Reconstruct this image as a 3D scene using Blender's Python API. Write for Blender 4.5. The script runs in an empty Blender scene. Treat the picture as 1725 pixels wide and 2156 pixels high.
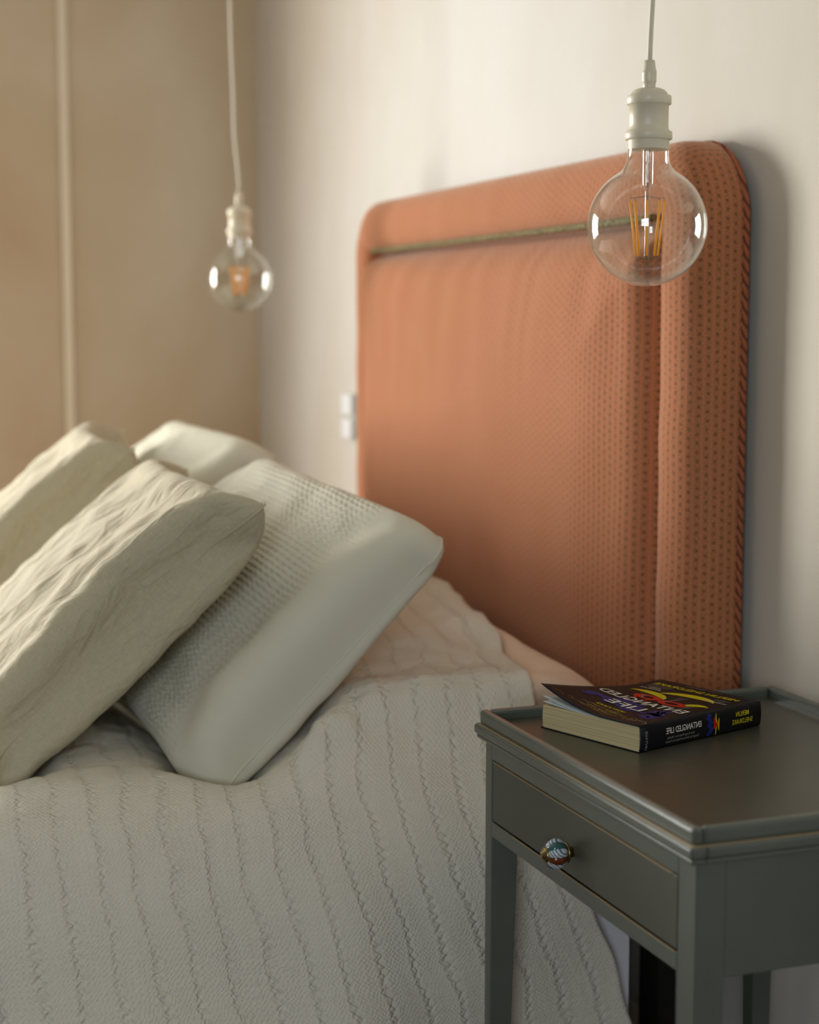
import bpy, bmesh, math, random
import numpy as np
from mathutils import Vector, Matrix

# ------------------------------------------------------------------ camera / world / light / exposure
SC = bpy.context.scene
COL = SC.collection
H0 = 1.12                                   # camera height above the floor; heights below are relative to it
def Z(r): return H0 + r

cam_d = bpy.data.cameras.new('camera'); cam = bpy.data.objects.new('camera', cam_d); COL.objects.link(cam)
cam_d.sensor_fit = 'HORIZONTAL'; cam_d.sensor_width = 24.0; cam_d.lens = 50.0
cam_d.clip_start = 0.05
yaw, pit = math.radians(20), math.radians(6.35)
fwd = Vector((-math.cos(yaw)*math.cos(pit), math.sin(yaw)*math.cos(pit), -math.sin(pit)))
cam.location = (0, 0, H0)
cam.rotation_euler = fwd.to_track_quat('-Z', 'Y').to_euler()
cam_d.dof.use_dof = True; cam_d.dof.focus_distance = 1.87; cam_d.dof.aperture_fstop = 2.8
SC.camera = cam

w = bpy.data.worlds.new('sky'); SC.world = w; w.use_nodes = True
w.node_tree.nodes['Background'].inputs[0].default_value = (0.75, 0.86, 1.0, 1)
w.node_tree.nodes['Background'].inputs[1].default_value = 1.2

def area(name, loc, direction, sx, sy, power, col):
    d = bpy.data.lights.new(name, 'AREA'); d.shape = 'RECTANGLE'; d.size = sx; d.size_y = sy
    d.energy = power; d.color = col
    o = bpy.data.objects.new(name, d); COL.objects.link(o); o.location = loc
    o.rotation_euler = Vector(direction).to_track_quat('-Z', 'Y').to_euler()
    return o
# daylight standing in the two window openings
WL = dict(y0=-1.68, y1=-0.33, z0=0.70, z1=1.95)      # opening in the left wall
WR = dict(y0=-2.3, y1=-0.9, z0=0.95, z1=2.15)       # opening in the wall behind the camera
area('daylight_left', (-4.50, (WL['y0']+WL['y1'])/2, (WL['z0']+WL['z1'])/2), (1, 0, -0.02), 1.35, 1.25, 120, (1.0, 0.985, 0.95))
area('daylight_right', (2.38, (WR['y0']+WR['y1'])/2, (WR['z0']+WR['z1'])/2), (-1, 0, -0.02), 1.4, 1.2, 41, (0.79, 0.90, 1.0))

SC.view_settings.view_transform = 'Standard'
SC.view_settings.look = 'None'
SC.view_settings.gamma = 1
SC.view_settings.use_curve_mapping = False
SC.view_settings.exposure = 0.58

# ------------------------------------------------------------------ helpers
def lin(c):
    return tuple(((v/255)/12.92 if v/255 <= 0.04045 else ((v/255+0.055)/1.055)**2.4) for v in c) + (1,)

class NT:
    """small wrapper to write node graphs tersely"""
    def __init__(s, name):
        s.m = bpy.data.materials.new(name); s.m.use_nodes = True
        s.t = s.m.node_tree; s.b = s.t.nodes['Principled BSDF']; s.out = s.t.nodes['Material Output']
    def n(s, typ, **kw):
        nd = s.t.nodes.new(typ)
        for k, v in kw.items(): setattr(nd, k, v)
        return nd
    def link(s, a, b): s.t.links.new(a, b)
    def val(s, sock, v):
        if hasattr(v, 'is_linked') or isinstance(v, bpy.types.NodeSocket): s.link(v, sock)
        else: sock.default_value = v
    def math(s, op, a, b=0.0, c=None):
        nd = s.n('ShaderNodeMath', operation=op); s.val(nd.inputs[0], a); s.val(nd.inputs[1], b)
        if c is not None: s.val(nd.inputs[2], c)
        return nd.outputs[0]
    def coord(s, which='Object', scale=(1, 1, 1), rot=(0, 0, 0)):
        tc = s.n('ShaderNodeTexCoord'); mp = s.n('ShaderNodeMapping')
        mp.inputs['Scale'].default_value = scale; mp.inputs['Rotation'].default_value = rot
        s.link(tc.outputs[which], mp.inputs[0]); return mp.outputs[0]
    def noise(s, vec, scale, detail=3, rough=0.5, dist=0.0):
        nd = s.n('ShaderNodeTexNoise'); s.link(vec, nd.inputs['Vector'])
        nd.inputs['Scale'].default_value = scale; nd.inputs['Detail'].default_value = detail
        nd.inputs['Roughness'].default_value = rough; nd.inputs['Distortion'].default_value = dist
        return nd.outputs['Fac']
    def ramp(s, fac, stops):
        nd = s.n('ShaderNodeValToRGB'); s.link(fac, nd.inputs[0]); cr = nd.color_ramp
        while len(cr.elements) < len(stops): cr.elements.new(0.5)
        for e, (p, c) in zip(cr.elements, stops): e.position = p; e.color = c
        return nd.outputs[0]
    def mix(s, fac, a, b, blend='MIX'):
        nd = s.n('ShaderNodeMix', data_type='RGBA', blend_type=blend)
        s.val(nd.inputs[0], fac); s.val(nd.inputs[6], a); s.val(nd.inputs[7], b); return nd.outputs[2]
    def bump(s, h, strength=0.3, dist=0.01, normal=None):
        nd = s.n('ShaderNodeBump'); s.link(h, nd.inputs['Height'])
        nd.inputs['Strength'].default_value = strength; nd.inputs['Distance'].default_value = dist
        if normal is not None: s.link(normal, nd.inputs['Normal'])
        s.link(nd.outputs[0], s.b.inputs['Normal']); return nd.outputs[0]
    def base(s, v): s.val(s.b.inputs['Base Color'], v)
    def set(s, **kw):
        for k, v in kw.items(): s.val(s.b.inputs[k.replace('_', ' ')], v)
        return s

def simple(name, rgb, rough=0.5, metal=0.0, **kw):
    m = NT(name)
    if name.startswith('print_'): m.b.inputs['Specular IOR Level'].default_value = 0.2
    m.base(lin(rgb)); m.set(Roughness=rough, Metallic=metal, **kw); return m.m

def mesh_obj(name, verts, faces, mat, parent=None, smooth=True, uv=None, loc=None):
    me = bpy.data.meshes.new(name); me.from_pydata([tuple(v) for v in verts], [], [tuple(f) for f in faces])
    me.update()
    if mat is not None:
        for q in (mat if isinstance(mat, (list, tuple)) else [mat]): me.materials.append(q)
    if smooth: me.polygons.foreach_set('use_smooth', [True]*len(me.polygons))
    if uv is not None:
        L = me.uv_layers.new(name='UVMap'); idx = np.empty(len(me.loops), dtype=np.int32)
        me.loops.foreach_get('vertex_index', idx)
        L.data.foreach_set('uv', np.asarray(uv, dtype=np.float32)[idx].ravel())
    o = bpy.data.objects.new(name, me); COL.objects.link(o)
    if loc is not None: o.location = loc
    if parent is not None: attach(o, parent)
    return o
def attach(o, parent):
    o.parent = parent
    o.matrix_parent_inverse = Matrix.Translation(parent.location).inverted()
def empty(name, loc, label, cat, group=None):
    o = bpy.data.objects.new(name, None); COL.objects.link(o); o.location = loc; o.empty_display_size = 0.05
    tag(o, label, cat, group); return o
def tag(o, label, cat, group=None):
    o['label'] = label; o['category'] = cat
    if group: o['group'] = group
    return o
def struct(o, label=None):
    o['kind'] = 'structure'
    if label: o['label'] = label
    return o

def bevel_mod(o, wd, seg=2):
    b = o.modifiers.new('bevel', 'BEVEL'); b.width = wd; b.segments = seg; b.limit_method = 'ANGLE'
    b.harden_normals = False
    return o
def boxes(name, lst, mat, parent=None, bev=0.0015, taper=None):
    V, Fc = [], []
    for (x0, x1, y0, y1, z0, z1) in lst:
        k = len(V)
        V += [(x0,y0,z0),(x1,y0,z0),(x1,y1,z0),(x0,y1,z0),(x0,y0,z1),(x1,y0,z1),(x1,y1,z1),(x0,y1,z1)]
        Fc += [(k,k+3,k+2,k+1),(k+4,k+5,k+6,k+7),(k,k+1,k+5,k+4),(k+1,k+2,k+6,k+5),(k+2,k+3,k+7,k+6),(k+3,k,k+4,k+7)]
    o = mesh_obj(name, V, Fc, mat, parent, smooth=False)
    if bev: bevel_mod(o, bev, 3)
    return o
def lathe(name, prof, mat, parent=None, seg=48, loc=(0,0,0), axis='z', closed=False):
    V, Fc = [], []
    for (r, h) in prof:
        for k in range(seg):
            a = 2*math.pi*k/seg; V.append((loc[0]+r*math.cos(a), loc[1]+r*math.sin(a), loc[2]+h))
    n = len(prof)
    for i in range(n-1):
        for k in range(seg):
            a, b = i*seg+k, i*seg+(k+1) % seg
            Fc.append((a, b, b+seg, a+seg))
    return mesh_obj(name, V, Fc, mat, parent)
def tube(name, pts, r, mat, parent=None, seg=12, closed=False, rfun=None):
    pts = np.asarray(pts, float); n = len(pts)
    T = np.gradient(pts, axis=0)
    if closed: T = np.roll(pts, -1, 0)-np.roll(pts, 1, 0)
    T /= np.linalg.norm(T, axis=1)[:, None]+1e-12
    up = np.array([0, 0, 1.0]) if abs(T[0][2]) < 0.8 else np.array([1.0, 0, 0])
    N = np.cross(T[0], up); N /= np.linalg.norm(N); V = []
    for i in range(n):
        N = N-T[i]*(N@T[i]); N /= np.linalg.norm(N); B = np.cross(T[i], N)
        rr = r if rfun is None else rfun(i/(n-1))
        for k in range(seg):
            a = 2*math.pi*k/seg; V.append(pts[i]+rr*(N*math.cos(a)+B*math.sin(a)))
    Fc = []
    for i in range(n if closed else n-1):
        j = (i+1) % n
        for k in range(seg):
            k2 = (k+1) % seg; Fc.append((i*seg+k, i*seg+k2, j*seg+k2, j*seg+k))
    if not closed:
        Fc.append(tuple(range(seg))[::-1]); Fc.append(tuple(range((n-1)*seg, n*seg)))
    return mesh_obj(name, V, Fc, mat, parent)
def smooth(a, b, x):
    t = np.clip((x-a)/(b-a), 0, 1); return t*t*(3-2*t)
def vnoise(x, y, seed):
    """value noise on numpy arrays"""
    rs = np.random.RandomState(seed); G = rs.rand(64, 64)*2-1
    xi = np.floor(x).astype(int); yi = np.floor(y).astype(int); fx = x-xi; fy = y-yi
    fx = fx*fx*fx*(fx*(6*fx-15)+10); fy = fy*fy*fy*(fy*(6*fy-15)+10)
    g = lambda a, b: G[a % 64, b % 64]
    return (g(xi, yi)*(1-fx)+g(xi+1, yi)*fx)*(1-fy)+(g(xi, yi+1)*(1-fx)+g(xi+1, yi+1)*fx)*fy
def fnoise(x, y, seed, octv=3):
    return sum(vnoise(x*2**k+17*k, y*2**k+31*k, seed+k)*0.5**k for k in range(octv))
def grid_faces(n, m, flip=False):
    i, j = np.meshgrid(np.arange(n-1), np.arange(m-1), indexing='ij'); a = (i*m+j).ravel()
    F = np.stack([a, a+m, a+m+1, a+1], 1)
    return (F[:, ::-1] if flip else F).tolist()

# ------------------------------------------------------------------ materials
def plaster(name, c1, c2, scale=1.3, seed=0.0):
    m = NT(name); v = m.coord('Object', (1, 1, 0.55)); 
    n1 = m.noise(v, scale, 5, 0.55, 0.4); n2 = m.noise(v, 6.0, 4, 0.6)
    col = m.ramp(n1, [(0.32, lin(c1)), (0.68, lin(c2))])
    m.base(m.mix(m.math('MULTIPLY', n2, 0.18), col, lin(tuple(int(q*0.86) for q in c1))))
    m.set(Roughness=0.62); m.b.inputs['Specular IOR Level'].default_value = 0.155
    h = m.noise(v, 9, 5, 0.6); m.bump(h, 0.12, 0.02); return m.m
M_back = plaster('plaster_pale', (206, 197, 180), (219, 217, 212), 1.1)
M_left = plaster('plaster_tan', (192, 166, 132), (216, 202, 178), 1.3)
M_room = simple('plaster_warm', (104, 100, 94), 0.8)
M_ceil = simple('ceiling_white', (170, 167, 160), 0.85)
mm = NT('floor_boards'); v = mm.coord('Object', (1, 8, 1)); mm.base(mm.ramp(mm.noise(v, 2, 4), [(0.3, lin((92, 66, 46))), (0.7, lin((120, 88, 62)))])); mm.set(Roughness=0.5); M_floor = mm.m
M_trim = simple('trim_paint', (232, 216, 190), 0.5)
M_white_pl = simple('switch_plastic', (236, 238, 240), 0.35)
M_frame = simple('window_paint', (226, 226, 220), 0.5)

def fabric_headboard():
    m = NT('terracotta_fabric'); tc = m.n('ShaderNodeTexCoord'); sp = m.n('ShaderNodeSeparateXYZ'); m.link(tc.outputs['UV'], sp.inputs[0])
    u, vv = sp.outputs[0], sp.outputs[1]
    wob = m.noise(tc.outputs['UV'], 60, 2); wob = m.math('MULTIPLY', m.math('SUBTRACT', wob, 0.5), 0.0012)
    P, Q = 0.0122, 0.0115
    cu = m.math('DIVIDE', m.math('ADD', u, wob), P); fu = m.math('FRACT', cu); col = m.math('FLOOR', cu)
    cv = m.math('ADD', m.math('DIVIDE', vv, Q), m.math('MULTIPLY', col, 0.5)); fv = m.math('FRACT', cv)
    du = m.math('ABSOLUTE', m.math('SUBTRACT', fu, 0.5)); dv = m.math('ABSOLUTE', m.math('SUBTRACT', fv, 0.5))
    # flower speck: an uneven dot in the middle of each cell
    fine = m.noise(tc.outputs['UV'], 480, 2, 0.7)
    d2 = m.math('ADD', m.math('POWER', m.math('MULTIPLY', du, 1.1), 2.0), m.math('POWER', m.math('MULTIPLY', dv, 1.0), 2.0))
    d2 = m.math('ADD', d2, m.math('MULTIPLY', m.math('SUBTRACT', fine, 0.5), 0.24))
    dot = m.math('SUBTRACT', 1.0, m.math('SMOOTH_MIN', 1.0, m.math('MULTIPLY', d2, 14.0), 0.2))
    dot = m.math('MAXIMUM', dot, 0.0)
    # pale rib line at each column border
    rib = m.math('GREATER_THAN', du, 0.41)
    wv = m.noise(tc.outputs['UV'], 420, 2)
    c = m.ramp(wv, [(0.25, lin((155, 94, 60))), (0.75, lin((192, 130, 92)))])
    c = m.mix(m.math('MULTIPLY', rib, 0.6), c, lin((206, 124, 82)))
    c = m.mix(m.math('MULTIPLY', dot, 0.62), c, lin((88, 58, 26)))
    m.base(c); m.set(Roughness=0.85); m.b.inputs['Sheen Weight'].default_value = 0.4; m.b.inputs['Sheen Roughness'].default_value = 0.4; m.b.inputs['Sheen Tint'].default_value = (1.0, 0.86, 0.70, 1)
    m.b.inputs['Specular IOR Level'].default_value = 0.15
    h = m.math('ADD', m.math('MULTIPLY', dot, -0.7), m.math('ADD', m.math('MULTIPLY', rib, 0.4), m.math('MULTIPLY', wv, 0.6)))
    m.bump(h, 0.45, 0.0012); return m.m
M_head = fabric_headboard()
mm = NT('moss_cord'); v = mm.coord(); n_ = mm.noise(v, 260, 2); mm.base(mm.ramp(n_, [(0.35, lin((70, 66, 36))), (0.65, lin((150, 132, 84)))])); mm.set(Roughness=0.9); mm.bump(n_, 0.6, 0.002); M_moss = mm.m
mm = NT('braid_cord'); v = mm.coord('Object', (1, 1, 1)); wv = mm.n('ShaderNodeTexWave'); wv.bands_direction = 'DIAGONAL'; mm.link(v, wv.inputs[0]); wv.inputs['Scale'].default_value = 38; wv.inputs['Distortion'].default_value = 1.0
mm.base(mm.ramp(wv.outputs['Fac'], [(0.12, lin((112, 60, 36))), (0.4, lin((176, 100, 64)))])); mm.set(Roughness=0.9); mm.bump(wv.outputs['Fac'], 0.9, 0.003); M_braid = mm.m

def linen(name, c1, c2, weave=900, bump=0.25):
    m = NT(name); tc = m.n('ShaderNodeTexCoord'); mp = m.n('ShaderNodeMapping'); m.link(tc.outputs['UV'], mp.inputs[0]); mp.inputs['Scale'].default_value = (1, 6, 1)
    a = m.noise(mp.outputs[0], 90, 3, 0.6); mp2 = m.n('ShaderNodeMapping'); m.link(tc.outputs['UV'], mp2.inputs[0]); mp2.inputs['Scale'].default_value = (6, 1, 1)
    b = m.noise(mp2.outputs[0], 90, 3, 0.6); s = m.math('MULTIPLY', m.math('ADD', a, b), 0.5)
    big = m.noise(tc.outputs['UV'], 7, 3)
    col = m.ramp(s, [(0.3, lin(c1)), (0.7, lin(c2))]); m.base(m.mix(m.math('MULTIPLY', big, 0.25), col, lin(c1)))
    m.set(Roughness=0.88); m.b.inputs['Specular IOR Level'].default_value = 0.15; m.b.inputs['Sheen Weight'].default_value = 0.15
    mp3 = m.n('ShaderNodeMapping'); m.link(tc.outputs['UV'], mp3.inputs[0]); mp3.inputs['Scale'].default_value = (1.0, 0.45, 1); mp3.inputs['Rotation'].default_value = (0, 0, 0.5)
    cr = m.noise(mp3.outputs[0], 16, 4, 0.5, 1.6); cr = m.math('ABSOLUTE', m.math('SUBTRACT', cr, 0.5)); cr = m.math('SUBTRACT', 1.0, m.math('MULTIPLY', cr, 4.0))
    m.bump(m.math('ADD', m.math('MULTIPLY', s, 0.10), m.math('MULTIPLY', cr, 0.7)), bump, 0.006); return m.m
M_linen = linen('oat_linen', (180, 170, 142), (206, 196, 168), bump=0.68)
M_pink = linen('blush_cotton', (226, 196, 168), (236, 208, 182), bump=0.3)
M_sheet = linen('white_sheet', (206, 202, 206), (222, 218, 222), bump=0.3)

def crinkle(name, c1, c2, mode):
    """ribbed seersucker; mode 'cover': broad ruched bands; mode 'case': fine ribs that stop before the near end"""
    m = NT(name); tc = m.n('ShaderNodeTexCoord'); sp = m.n('ShaderNodeSeparateXYZ'); m.link(tc.outputs['UV'], sp.inputs[0])
    u, vv = sp.outputs[0], sp.outputs[1]
    W1 = m.math('SUBTRACT', m.noise(tc.outputs['UV'], 55, 3, 0.6), 0.5)
    W2 = m.math('SUBTRACT', m.noise(tc.outputs['UV'], 14, 2, 0.5), 0.5)
    if mode == 'cover':
        vw = m.math('ADD', vv, m.math('ADD', m.math('MULTIPLY', W1, 0.008), m.math('MULTIPLY', W2, 0.024)))
        # scalloped gather lines, a pair per 41 mm, with a faint waffle between
        uw = m.math('ADD', u, m.math('MULTIPLY', W1, 0.010))
        sc = m.math('MULTIPLY', m.math('ABSOLUTE', m.math('SINE', m.math('MULTIPLY', uw, math.pi/0.0115))), 0.0030)
        sc2 = m.math('MULTIPLY', m.math('ABSOLUTE', m.math('SINE', m.math('ADD', m.math('MULTIPLY', uw, math.pi/0.0090), 0.8))), 0.0024)
        l1 = m.math('POWER', m.math('ABSOLUTE', m.math('COSINE', m.math('MULTIPLY', m.math('ADD', vw, sc), math.pi/0.041))), 40.0)
        l2 = m.math('POWER', m.math('ABSOLUTE', m.math('COSINE', m.math('ADD', m.math('MULTIPLY', m.math('SUBTRACT', vw, sc2), math.pi/0.041), 0.55))), 60.0)
        puff = m.math('POWER', m.math('ABSOLUTE', m.math('COSINE', m.math('ADD', m.math('MULTIPLY', vw, math.pi/0.041), 0.28))), 8.0)
        grid = m.math('MULTIPLY', m.math('SINE', m.math('MULTIPLY', uw, 2*math.pi/0.0058)), m.math('SINE', m.math('MULTIPLY', vw, 2*math.pi/0.0058)))
        rows = m.math('SINE', m.math('MULTIPLY', uw, 2*math.pi/0.0058))
        bigm = m.noise(tc.outputs['UV'], 9, 2)
        h = m.math('ADD', m.math('MULTIPLY', l1, -1.3), m.math('MULTIPLY', l2, -0.8))
        h = m.math('ADD', h, m.math('MULTIPLY', puff, 0.7))
        h = m.math('ADD', h, m.math('MULTIPLY', m.math('ADD', grid, m.math('MULTIPLY', rows, 0.3)), m.math('MULTIPLY', bigm, 0.42)))
        h = m.math('ADD', h, m.math('MULTIPLY', W1, 0.8))
        h = m.math('MULTIPLY', h, m.math('ADD', 0.35, m.math('MULTIPLY', m.noise(tc.outputs['UV'], 6, 3), 0.9)))
        m.bump(h, 0.78, 0.0032)
    else:
        vw = m.math('ADD', vv, m.math('MULTIPLY', W1, 0.004))
        rb = m.math('SINE', m.math('MULTIPLY', vw, 2*math.pi/0.0085))
        uw = m.math('ADD', u, m.math('MULTIPLY', W1, 0.010))
        cross = m.math('SINE', m.math('ADD', m.math('MULTIPLY', uw, 2*math.pi/0.016), m.math('MULTIPLY', W2, 12)))
        h = m.math('ADD', rb, m.math('MULTIPLY', m.math('MULTIPLY', rb, cross), 0.7))
        mask = m.math('SUBTRACT', 1.0, m.math('SMOOTH_MIN', 1.0, m.math('MAXIMUM', m.math('MULTIPLY', m.math('ADD', m.math('SUBTRACT', u, 0.075), m.math('MULTIPLY', W2, 0.10)), 12.0), 0.0), 0.2))
        mask = m.math('SUBTRACT', 1.0, mask)
        h = m.math('ADD', m.math('MULTIPLY', h, mask), m.math('MULTIPLY', m.noise(tc.outputs['UV'], 16, 4, 0.5, 1.0), 1.2))
        m.bump(h, 0.5, 0.0026)
    m.base(m.mix(m.noise(tc.outputs['UV'], 5, 2), lin(c1), lin(c2)))
    m.set(Roughness=0.9); m.b.inputs['Specular IOR Level'].default_value = 0.12; m.b.inputs['Sheen Weight'].default_value = 0.1
    return m.m
M_cover = crinkle('crinkle_coverlet', (220, 214, 196), (226, 221, 206), 'cover')
M_case = crinkle('crinkle_case', (210, 206, 186), (218, 214, 194), 'case')

def paint(name, c1, c2, rough, spec=0.5, coat=0.0):
    m = NT(name); v = m.coord('Object', (1, 1, 1)); n1 = m.noise(v, 7, 5, 0.6, 0.3); n2 = m.noise(m.coord('Object', (3, 3, 26)), 7, 4)
    m.base(m.mix(m.math('MULTIPLY', n2, 0.35), m.ramp(n1, [(0.3, lin(c1)), (0.7, lin(c2))]), lin(c1)))
    m.val(m.b.inputs['Roughness'], m.math('ADD', rough-0.08, m.math('MULTIPLY', n1, 0.16))); m.b.inputs['Specular IOR Level'].default_value = spec; m.b.inputs['Coat Weight'].default_value = coat; m.b.inputs['Coat Roughness'].default_value = 0.22
    m.bump(n2, 0.10, 0.002); return m.m
M_paint = paint('grey_green_paint', (76, 83, 75), (93, 99, 90), 0.34, 0.5, 0.5)
M_top = paint('dark_tray_paint', (62, 63, 52), (76, 75, 62), 0.34)
M_worn = simple('worn_edge_wood', (156, 138, 106), 0.55)
M_gap = simple('joint_dark', (26, 20, 14), 0.9)
M_brass = simple('aged_brass', (150, 132, 92), 0.3, 1.0)
M_knobs = [simple('glaze_white_blue', (176, 196, 208), 0.08), simple('glaze_teal', (62, 98, 96), 0.08), simple('glaze_brown', (104, 50, 18), 0.08), simple('glaze_navy', (26, 44, 60), 0.08)]
mm = NT('glaze_feathered'); v = mm.coord('Object', (1, 1, 1), (0.6, 0.4, 0.8)); wv = mm.n('ShaderNodeTexWave'); mm.link(v, wv.inputs[0]); wv.bands_direction = 'DIAGONAL'; wv.inputs['Scale'].default_value = 130; wv.inputs['Distortion'].default_value = 0.0
mm.base(mm.ramp(wv.outputs['Fac'], [(0.15, lin((70, 104, 124))), (0.5, lin((214, 222, 224)))])); mm.set(Roughness=0.08); M_knobs[0] = mm.m

# ------------------------------------------------------------------ the room
XL, XR, YB, YF, ZC = -4.33, 2.2, 1.16, -3.3, 2.52
T = 0.16
def wall_y(name, y0, y1, mat): return struct(boxes(name, [(XL-T, XR+T, y0, y1, -0.1, ZC+0.1)], mat, bev=0))
wall_y('wall_back', YB, YB+T, M_back)
wall_y('wall_front', YF-T, YF, M_room)
def wall_x(name, x0, x1, W, mat):
    return struct(boxes(name, [(x0, x1, YF, W['y0'], -0.1, ZC+0.1), (x0, x1, W['y1'], YB, -0.1, ZC+0.1),
        (x0, x1, W['y0'], W['y1'], -0.1, W['z0']), (x0, x1, W['y0'], W['y1'], W['z1'], ZC+0.1)], mat, bev=0))
wall_x('wall_left', XL-T, XL, WL, M_left)
wall_x('wall_right', XR, XR+T, WR, M_room)
struct(boxes('floor', [(XL, XR, YF, YB, -0.1, 0.0)], M_floor, bev=0))
struct(boxes('ceiling', [(XL, XR, YF, YB, ZC, ZC+0.1)], M_ceil, bev=0))
def window(name, x, W, along_x=False):
    y0, y1, z0, z1 = (W['x0'], W['x1'], W['z0'], W['z1']) if along_x else (W['y0'], W['y1'], W['z0'], W['z1'])
    e = 0.05; ym = (y0+y1)/2; zm = (z0+z1)/2
    q = lambda a, b, c, d, f, g: (c, d, a, b, f, g) if along_x else (a, b, c, d, f, g)
    root = bpy.data.objects.new(name, None); COL.objects.link(root); root.location = (ym, x, z0) if along_x else (x, ym, z0); struct(root)
    boxes('window_frame', [q(x-.03, x+.03, y0, y0+e, z0, z1), q(x-.03, x+.03, y1-e, y1, z0, z1), q(x-.03, x+.03, y0+e, y1-e, z0, z0+e), q(x-.03, x+.03, y0+e, y1-e, z1-e, z1)], M_frame, root)
    boxes('glazing_bar', [q(x-.012, x+.012, ym-.014, ym+.014, z0+e, z1-e)], M_frame, root)
    for a, b in ((y0+e, ym-.014), (ym+.014, y1-e)): boxes('glazing_bar', [q(x-.011, x+.011, a, b, zm-.014, zm+.014)], M_frame, root)
window('window_1', XL-0.08, WL); window('window_2', XR+0.08, WR)
# pale vertical batten on the left wall
struct(boxes('trim_1', [(XL, XL+0.016, 0.655, 0.677, 0.1, ZC)], M_trim, bev=0.003), 'pale vertical batten running down the tan plaster wall')
struct(boxes('baseboard_back', [(XL, XR, YB-0.018, YB, 0, 0.12)], M_trim, bev=0.004))
struct(boxes('baseboard_left', [(XL, XL+0.018, YF, YB-0.018, 0, 0.12)], M_trim, bev=0.004))
# double wall switch left of the headboard
sw = empty('wall_switch', (-3.60, YB, Z(-0.2)), 'white double rocker switch plate on wall left of headboard', 'switch')
boxes('plate', [(-3.585, -3.510, YB-0.009, YB, Z(-0.255), Z(-0.155))], simple('plate_grey', (196, 196, 186), 0.4), sw, 0.003)
for z0, z1 in ((-0.2, -0.157), (-0.252, -0.211)): boxes('rocker', [(-3.580, -3.515, YB-0.017, YB-0.009, Z(z0), Z(z1))], M_white_pl, sw, 0.003)

# ------------------------------------------------------------------ headboard
hx0, hx1, hz1, hz0 = -3.275, -1.897, Z(0.234), 0.30
HB = empty('headboard', ((hx0+hx1)/2, 1.13, hz0), 'terracotta patterned upholstered headboard with rounded corners against pale wall', 'headboard')
Y_rear, Rc, BW = 1.148, 0.105, 0.100
# border: profile swept along the outer path (up the right side, over the top, down the left)
path = []                                   # (x, z, outward nx, nz)
def addp(x, z, nx, nz): path.append((x, z, nx, nz))
for t in np.linspace(0, 1, 60): addp(hx1, hz0+(hz1-Rc-hz0)*t, 1, 0)
for a in np.linspace(0, math.pi/2, 18)[1:]: addp(hx1-Rc+Rc*math.cos(a), hz1-Rc+Rc*math.sin(a), math.cos(a), math.sin(a))
for t in np.linspace(0, 1, 70)[1:]: addp(hx1-Rc+(hx0+Rc-hx1+Rc)*t, hz1, 0, 1)
for a in np.linspace(math.pi/2, math.pi, 18)[1:]: addp(hx0+Rc+Rc*math.cos(a), hz1-Rc+Rc*math.sin(a), math.cos(a), math.sin(a))
for t in np.linspace(0, 1, 60)[1:]: addp(hx0, hz1-Rc+(hz0-hz1+Rc)*t, -1, 0)
# profile: (inset from the outer line, depth forward of rear)
prof = [(0.104, 0.035), (0.1035, 0.052), (0.101, 0.066), (0.096, 0.077), (0.088, 0.0845), (0.077, 0.089), (0.064, 0.091), (0.050, 0.0905), (0.036, 0.088), (0.023, 0.083), (0.012, 0.075), (0.004, 0.063), (0.0005, 0.048), (0.0, 0.030), (0.0, 0.012), (0.004, 0.0)]
Ls = [0.0]
for p_, q_ in zip(path[:-1], path[1:]): Ls.append(Ls[-1]+math.hypot(p_[0]-q_[0], p_[1]-q_[1]))
k1 = 59+9; k2 = 59+17+69+9                 # mitre rows in the two corners
for (i0, i1, swap) in ((0, k1, False), (k1, k2, True), (k2, len(path)-1, False)):
    V, UV = [], []
    for i in range(i0, i1+1):
        x, z, nx, nz = path[i]; L = Ls[i]; s = 0; pp = None
        wob = 0.0006*math.sin(L*31)+0.0004*math.sin(L*57+1)
        for (ins, dep) in prof:
            if pp: s += math.hypot(ins-pp[0], dep-pp[1])
            pp = (ins, dep); d = dep*0.92+(wob if 0.05 < dep else 0)
            V.append((x-nx*ins, Y_rear-d, z-nz*ins)); UV.append((L, s) if swap else (s, L))
    mesh_obj('border', V, grid_faces(i1-i0+1, len(prof), True), M_head, HB, uv=UV)
# inset panel, softly crowned, with gathered top edge
ix0, ix1, iz1 = hx0+0.100, hx1-0.100, hz1-0.100
n, m_ = 110, 110
U_ = np.linspace(0, 1, n); ue = 0.5-0.5*np.cos(np.pi*U_); ue = 0.6*ue+0.4*U_
X, Zg = np.meshgrid(ix0+(ix1-ix0)*ue, hz0+(iz1-hz0)*(1-(1-U_)**1.6), indexing='ij')
dx = np.minimum(X-ix0, ix1-X); dz = iz1-Zg
rc = 0.03
e = np.minimum(dx, dz); cor = (dx < rc) & (dz < rc)
e = np.where(cor, rc-np.hypot(rc-dx, rc-dz), e)
fall = 0.085-0.045*smooth(-2.7, -3.1, X)
dome = 0.030+0.058*(1-np.clip(1-np.maximum(e, 0)/fall, 0, 1)**2.6)+0.022*smooth(0.01, 0.2, e*(1+1.5*smooth(-2.7, -3.1, X)))
dome += 0.0014*np.sin(X*60+vnoise(X*9, Zg*2, 3)*4)*smooth(0.35, 0.0, dz)*smooth(0, 0.03, dz)+0.003*fnoise(X*4, Zg*3, 9)*smooth(0, .1, e)
dome = np.where(e < 0, 0.028, dome)
V = np.stack([X, Y_rear-dome, Zg], -1).reshape(-1, 3)
mesh_obj('panel', V, grid_faces(n, m_, True), M_head, HB, uv=np.stack([X, Zg], -1).reshape(-1, 2))
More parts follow.
